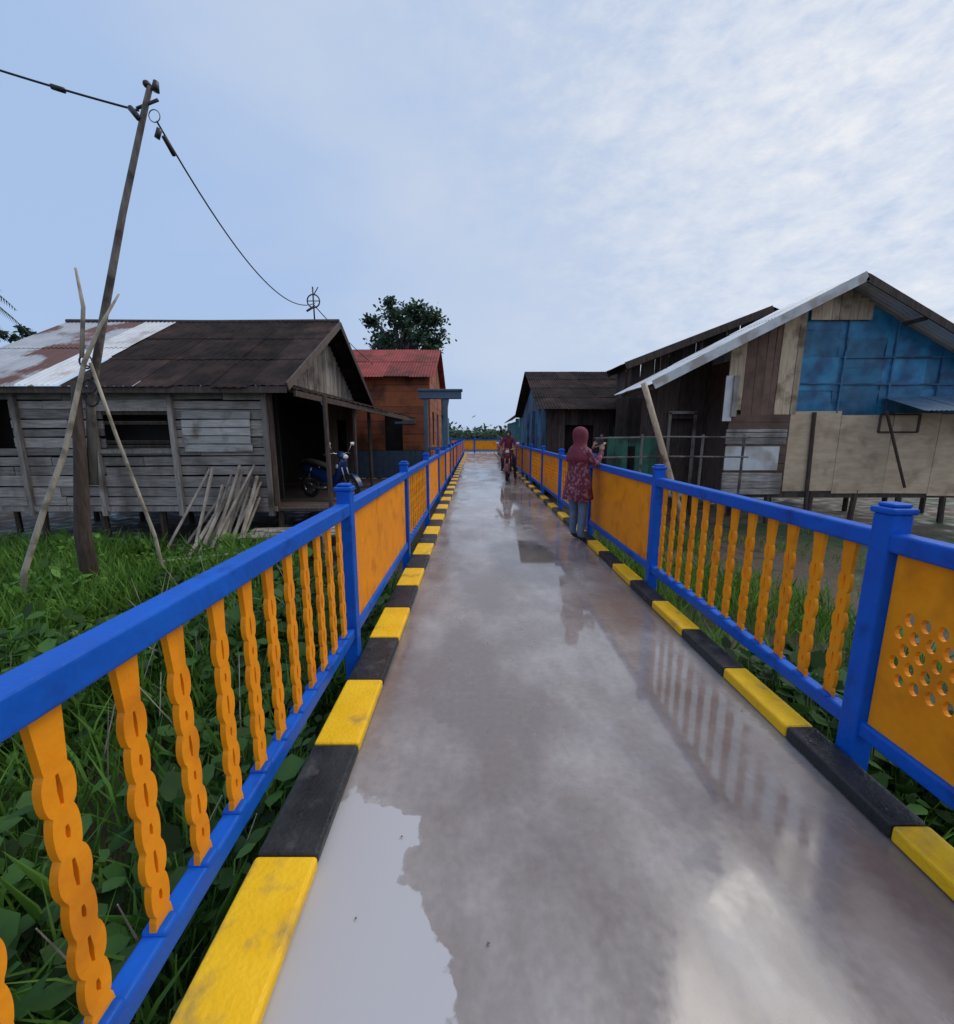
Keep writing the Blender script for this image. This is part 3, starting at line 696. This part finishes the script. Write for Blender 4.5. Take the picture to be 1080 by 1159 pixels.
for i in range(260):
    ang=R(-1.25,1.25); dd=R(95,130); x=math.sin(ang)*dd; y=math.cos(ang)*dd; hgt=R(2.2,4.6)
    if abs(x)<6: hgt*=.5
    P.append(np.random.normal(0,1,(90,3))*np.array([1.8,1.5,1.0])+np.array([x,y,GZ+hgt*.6]))
P=np.concatenate(P); n=len(P)
leaves('distant_treeline','tree',P,np.random.uniform(.7,1.5,n),np.random.uniform(.5,1.,n),np.random.uniform(-1,1,n),roll=1)
def palm(base,top,nf=16,fl=2.6):
    e=empty('coconut_palm'); t=MB(); b=Vector(base); c=Vector(top)
    t.tube([b,b.lerp(c,.5)+Vector((.25,0,0)),c],[.2,.15,.11],9)
    lv=MB()
    for i in range(nf):
        a=2*math.pi*i/nf+R(-.2,.2); el=R(-.1,1.1); pts=[]
        for k in range(9):
            s=k/8; pts.append(c+Vector((math.cos(a)*fl*s*math.cos(el*.6),math.sin(a)*fl*s*math.cos(el*.6),fl*(math.sin(el)*s*.8-s*s*.85))))
        t.tube(pts,[.03*(1-k/9) +.004 for k in range(9)],5)
        side=Vector((-math.sin(a),math.cos(a),0))
        for k in range(1,30):
            s=k/30*8; j=int(s); p=pts[j].lerp(pts[min(j+1,8)],s-j); L=.55*math.sin(math.pi*(k/30)**.7)+.12
            d=(pts[min(j+1,8)]-pts[max(j-1,0)]).normalized()
            for sg in(-1,1):
                tip=p+side*sg*L*.8+d*L*.4-Vector((0,0,L*.45)); lv.add([p-d*.035,p+d*.035,tip],[(0,1,2)])
    t.obj('trunk_and_ribs','bark',e,smooth=True); lv.obj('fronds','palm',e)
palm((-21.4,18,GZ),(-21.2,18,7.6))

# ------------------------------------------------------------ motorcycle
def motorcycle(name,loc,rotz,body):
    e=empty(name,loc,(0,0,rotz))
    r=.29; t=MB(); t.torus((-.62,0,r),r-.045,.045); t.torus((.64,0,r),r-.045,.04); t.obj('tyres','rubber',e,smooth=True)
    m=MB()
    for x in(-.62,.64):
        m.torus((x,0,r),r-.09,.014,n=24,m=6); m.tube([(x,-.06,r),(x,.06,r)],.04,10)
        for k in range(8):
            a=math.pi*k/4; m.tube([(x,0,r),(x+math.cos(a)*(r-.09),0,r+math.sin(a)*(r-.09))],.006,4)
    m.tube([(.64,.07,r),(.5,.07,.68),(.42,.05,.95)],.018,7); m.tube([(.64,-.07,r),(.5,-.07,.68),(.42,-.05,.95)],.018,7)
    m.tube([(.30,.36,1.0),(.38,.18,1.03),(.42,0,.99),(.38,-.18,1.03),(.30,-.36,1.0)],.014,7)
    for sg in(-1,1): m.tube([(.40,sg*.2,1.02),(.42,sg*.3,1.2)],.007,5)
    m.tube([(.05,-.12,.28),(-.3,-.15,.27),(-.75,-.17,.38)],[.022,.035,.045],8)
    m.tube([(-.62,.09,r),(-.42,.1,.7)],.025,7); m.tube([(-.62,-.09,r),(-.42,-.1,.7)],.025,7); m.tube([(-.62,.07,r),(-.1,.07,.35)],.025,6)
    m.tube([(-.05,.1,.3),(.0,.28,.03)],.012,6); m.tube([(-.6,.1,.86),(-.85,.1,.82),(-.85,-.1,.82),(-.6,-.1,.86)],.012,6)
    m.obj('wheels_forks_exhaust','chrome',e,smooth=True)
    b=MB()
    def ring(x,zc,hy,hz,n=12): return [Vector((x,hy*math.cos(2*math.pi*k/n),zc+hz*math.sin(2*math.pi*k/n))) for k in range(n)]
    b.loft([ring(-.9,.74,.03,.03),ring(-.7,.66,.10,.09),ring(-.4,.58,.13,.14),ring(-.1,.48,.12,.13),ring(.1,.42,.1,.1),ring(.25,.45,.1,.13),ring(.38,.62,.13,.22),ring(.46,.75,.14,.2),ring(.52,.86,.08,.1)])
    b.loft([ring(.34,1.0,.05,.04),ring(.42,.99,.12,.08),ring(.5,.96,.1,.08),ring(.55,.95,.05,.05)])
    f=[]
    for k in range(8):
        a=.2+k*.33; f.append([Vector((.64+math.cos(a)*(r+.03),yy,r+math.sin(a)*(r+.03))) for yy in(-.06,-.03,.03,.06)])
    vs=[p for q in f for p in q]; fs=[(i*4+j,i*4+j+1,i*4+5+j,i*4+4+j) for i in range(7) for j in range(3)]; b.add(vs,fs)
    b.obj('bodywork',body,e,smooth=True)
    s=MB(); s.loft([ring(-.72,.82,.09,.03),ring(-.6,.84,.13,.05),ring(-.3,.80,.14,.05),ring(-.05,.74,.11,.04),ring(.05,.70,.06,.02)]); 
    s.ell((-.05,0,.33),(.17,.12,.12)); s.tube([(.30,.36,1.0),(.33,.26,1.02)],.022,7); s.tube([(.30,-.36,1.0),(.33,-.26,1.02)],.022,7); s.tube([(.0,-.24,.3),(.0,.24,.3)],.015,6); s.obj('seat_engine_grips','rubber',e,smooth=True)
    l=MB(); l.ell((.55,0,.95),(.03,.07,.05)); 
    for sg in(-1,1): l.box((.42,sg*.33,1.22),(.02,.1,.07))
    l.ell((.42,-.12,.75),(.05,.03,.05)); l.ell((.42,.12,.75),(.05,.03,.05)); l.obj('lamps_and_mirrors','glass',e,smooth=True)
    return e
motorcycle('parked_motorcycle',(-3.2,9.3,.08),math.radians(-30),'bikeblue')
motorcycle('motorcycle',(1.12,14.3,0),math.radians(-97),'bikered')

# ------------------------------------------------------------ people
def skinned(name,V,E,rad,mat,parent,root=0,sub=2,rule=None):
    me=bpy.data.meshes.new(name); me.from_pydata(V,E,[]); o=bpy.data.objects.new(name,me); col.objects.link(o)
    o.modifiers.new('s','SKIN'); sl=me.skin_vertices[0].data
    for i,r in enumerate(rad):
        sl[i].radius=(r,r) if not hasattr(r,'__len__') else r; sl[i].use_root=(i==root)
    ss=o.modifiers.new('u','SUBSURF'); ss.levels=sub; ss.render_levels=sub
    bpy.context.view_layer.update(); dg=bpy.context.evaluated_depsgraph_get()
    nm=bpy.data.meshes.new_from_object(o.evaluated_get(dg)); bpy.data.objects.remove(o)
    ob=bpy.data.objects.new(name,nm); col.objects.link(ob); ob.parent=parent
    mats=mat if isinstance(mat,list) else [mat]; nm.materials.clear()
    for m in mats: nm.materials.append(M[m])
    for p in nm.polygons:
        p.use_smooth=True
        if rule: p.material_index=rule(p.center)
    return ob
def hand(name,wrist,dirv,up,parent,curl=.5,side=1,s=1):
    w=Vector(wrist); d=Vector(dirv).normalized(); u=Vector(up); u=(u-d*u.dot(d)).normalized(); x=d.cross(u)*side
    V=[w,w+d*.045*s,w+d*.08*s]; E=[(0,1),(1,2)]; rad=[(.018*s,.018*s),(.03*s,.016*s),(.028*s,.014*s)]
    skinned(name+'_palm',V,E,rad,'skin',parent,1,1)
    for i,(off,L) in enumerate(((-.028,.065),(-.01,.078),(.009,.072),(.027,.055))):
        b=w+d*.07*s+x*off*s; p=[b]; a=0
        for k in range(3): 
            a+=curl; p.append(p[-1]+(d*math.cos(a)-u*math.sin(a))*L*s*.4)
        skinned(name+'_finger_%d'%(i+1),p,[(0,1),(1,2),(2,3)],[.0095*s,.009*s,.0085*s,.007*s],'skin',parent,0,1)
    b=w+d*.03*s-x*.025*s; p=[b,b+(d*.5-x*.7)*.035*s-u*.01,b+(d*.9-x*.8)*.06*s-u*.025]
    skinned(name+'_thumb',p,[(0,1),(1,2)],[.012*s,.010*s,.008*s],'skin',parent,0,1)

w=empty('woman_photographing',(1.44,5.9,0),(0,0,math.radians(-60)))
V=[(0,0,.86),(0,.0,1.03),(0,.015,1.2),(0,.01,1.31),(0,.03,1.38),
   (.09,0,.80),(.10,.03,.46),(.10,-.01,.10),(.105,.05,.045),(.11,.14,.035),
   (-.09,0,.80),(-.11,.06,.46),(-.12,.06,.10),(-.125,.12,.045),(-.13,.21,.035),
   (.15,.0,1.28),(.20,.13,1.08),(.11,.33,1.27),(-.15,.0,1.28),(-.20,.13,1.10),(-.08,.33,1.29)]
E=[(0,1),(1,2),(2,3),(3,4),(0,5),(5,6),(6,7),(7,8),(8,9),(0,10),(10,11),(11,12),(12,13),(13,14),(3,15),(15,16),(16,17),(3,18),(18,19),(19,20)]
rad=[.12,.10,.11,.08,.05,.09,.066,.05,.045,.03,.09,.066,.05,.045,.03,.058,.05,.036,.058,.05,.036]
def rule(c): return 2 if c.z<.085 else (1 if c.z<.84 else 0)
skinned('body_in_clothes',V,E,rad,['pattern','jeans','darkcloth'],w,0,2,rule)
a=MB()
prof=[(.60,.225,.19),(.61,.23,.195),(.72,.215,.18),(.86,.195,.155),(1.0,.165,.13),(1.1,.17,.13),(1.2,.185,.13),(1.28,.175,.11),(1.33,.11,.085),(1.36,.06,.06)]
rings=[]
for z,rx,ry in prof:
    n=28; amp=max(0,(1.0-z))*.14
    rings.append([Vector((rx*(1+amp*math.cos(7*t))*math.cos(t),.01+ry*(1+amp*math.cos(7*t))*math.sin(t),z+.012*math.sin(3*t)*(1 if z<.62 else 0))) for t in [2*math.pi*k/n for k in range(n)]])
a.loft(rings,cap=False); a.obj('tunic','pattern',w,smooth=True)
a=MB(); rings=[]
for z,rx,ry,cy_ in [(1.13,.185,.15,.0),(1.2,.19,.145,.0),(1.28,.165,.125,.01),(1.34,.10,.095,.015),(1.39,.085,.095,.02),(1.45,.096,.11,.02),(1.51,.098,.113,.015),(1.56,.085,.10,.01),(1.595,.05,.06,.005),(1.605,.015,.02,.005)]:
    n=24; rings.append([Vector((rx*(1+.03*math.cos(5*t+z*9))*math.cos(t),cy_+ry*math.sin(t)*(1 if math.sin(t)<.75 or z<1.37 or z>1.56 else .86),z)) for t in [2*math.pi*k/n for k in range(n)]])
a.loft(rings,cap=True); a.obj('headscarf','maroon',w,smooth=True)
a=MB(); a.ell((0,.055,1.46),(.066,.078,.095),18,12); a.ell((0,.135,1.455),(.012,.016,.02),8,6); a.obj('face','skin',w,smooth=True)
a=MB(); 
for sg in(-1,1): a.ell((sg*.027,.126,1.475),(.012,.006,.006),8,5)
a.ell((0,.127,1.415),(.022,.008,.006),8,5); a.obj('eyes_and_mouth','hair',w,smooth=True)
hand('right_hand',(.11,.335,1.275),(-.25,.25,.9),(0,-1,.2),w,.35,1)
hand('left_hand',(-.08,.335,1.295),(.25,.25,.9),(0,-1,.2),w,.35,-1)
a=MB(); a.box((.01,.375,1.40),(.15,.01,.075)); a.obj('phone','metal',w,.004)

rd=empty('motorcycle_rider',(1.12,14.3,0),(0,0,math.radians(-97)))
V=[(-.28,0,.86),(-.24,0,1.05),(-.2,0,1.25),(-.18,0,1.36),(-.16,0,1.43),
   (-.2,.11,.84),(.12,.2,.72),(.02,.24,.32),(.0,.26,.06),(.12,.27,.04),
   (-.2,-.11,.84),(.15,-.17,.72),(.05,-.17,.42),(.02,-.18,.34),(.14,-.18,.33),
   (-.18,.18,1.33),(-.03,.28,1.1),(.26,.31,1.03),(-.18,-.18,1.33),(-.03,-.28,1.1),(.26,-.31,1.03)]
rad=[.14,.13,.14,.09,.055,.09,.07,.05,.045,.03,.09,.07,.05,.045,.03,.065,.05,.035,.065,.05,.035]
skinned('body_in_clothes',V,E,rad,['maroon','darkcloth'],rd,0,2,lambda c:1 if c.z<.88 else 0)
a=MB(); a.ell((-.14,0,1.54),(.115,.10,.12),18,12); a.obj('helmet','darkcloth',rd,smooth=True)
a=MB(); a.ell((-.09,0,1.51),(.075,.065,.085),14,10); a.ell((-.01,0,1.505),(.014,.012,.02),8,5); a.obj('face','skin',rd,smooth=True)
hand('left_hand',(.24,.31,1.03),(1,0,-.1),(0,0,1),rd,.7,1); hand('right_hand',(.24,-.31,1.03),(1,0,-.1),(0,0,1),rd,.7,-1)

# ------------------------------------------------------------ world / light / camera
wd=bpy.data.worlds.new('World'); scene.world=wd; wd.use_nodes=True
nt=wd.node_tree;N=nt.nodes;L=nt.links; bg=N['Background']
SE,SR=math.radians(52),math.radians(60)
sk=N.new('ShaderNodeTexSky'); sk.sky_type='NISHITA'; sk.sun_disc=False; sk.sun_elevation=SE; sk.sun_rotation=SR
tc=N.new('ShaderNodeTexCoord'); mp=N.new('ShaderNodeMapping'); mp.inputs['Scale'].default_value=(1,1,2.2); L.new(tc.outputs['Generated'],mp.inputs[0])
def nz(s,d,r,dist=0):
    n=N.new('ShaderNodeTexNoise'); n.inputs['Scale'].default_value=s;n.inputs['Detail'].default_value=d;n.inputs['Roughness'].default_value=r;n.inputs['Distortion'].default_value=dist;L.new(mp.outputs[0],n.inputs['Vector']);return n.outputs['Fac']
def mth(op,a,b_,c=False):
    x=N.new('ShaderNodeMath');x.operation=op; x.use_clamp=c
    for i,v in enumerate((a,b_)):
        if isinstance(v,(int,float)): x.inputs[i].default_value=v
        else: L.new(v,x.inputs[i])
    return x.outputs[0]
sx=N.new('ShaderNodeSeparateXYZ'); L.new(tc.outputs['Generated'],sx.inputs[0])
bias=mth('ADD',mth('MULTIPLY',sx.outputs['X'],.32),mth('MULTIPLY',sx.outputs['Z'],.26))
nn=mth('ADD',mth('MULTIPLY',nz(1.5,6,.5,.3),.60),.09)
puff=mth('MULTIPLY',mth('SUBTRACT',nz(15,8,.66,.15),.49),mth('MULTIPLY',mth('ADD',bias,-.06),3.6,True))
f=mth('ADD',mth('ADD',nn,bias),puff)
cr=N.new('ShaderNodeValToRGB'); cr.color_ramp.elements[0].position=.34; cr.color_ramp.elements[0].color=(3.9,5.3,7.9,1)
cr.color_ramp.elements[1].position=.90; cr.color_ramp.elements[1].color=(8.2,8.4,8.8,1)
el=cr.color_ramp.elements.new(.58); el.color=(5.4,6.3,7.9,1)
L.new(f,cr.inputs[0])
mx=N.new('ShaderNodeMix'); mx.data_type='RGBA'; mx.inputs['Factor'].default_value=.93; L.new(sk.outputs[0],mx.inputs['A']); L.new(cr.outputs[0],mx.inputs['B'])
L.new(mx.outputs['Result'],bg.inputs[0]); bg.inputs[1].default_value=.105
sl=bpy.data.lights.new('sun','SUN'); sl.energy=1.35; sl.angle=math.radians(35); sl.color=(1,.93,.82)
so=bpy.data.objects.new('sun',sl); col.objects.link(so)
dv=Vector((math.sin(SR)*math.cos(SE),math.cos(SR)*math.cos(SE),math.sin(SE))); so.rotation_euler=dv.to_track_quat('Z','Y').to_euler()
cm=bpy.data.cameras.new('camera'); co=bpy.data.objects.new('camera',cm); col.objects.link(co); scene.camera=co
co.location=(0,0,1.5); co.rotation_euler=(math.radians(79.9),0,0)
cm.sensor_fit='VERTICAL'; cm.sensor_height=36; cm.lens=14.91; cm.clip_end=3000; cm.clip_start=.05
cm.shift_x=.0025; cm.shift_y=-.002
scene.view_settings.view_transform='Standard'; scene.view_settings.look='None'; scene.view_settings.exposure=0
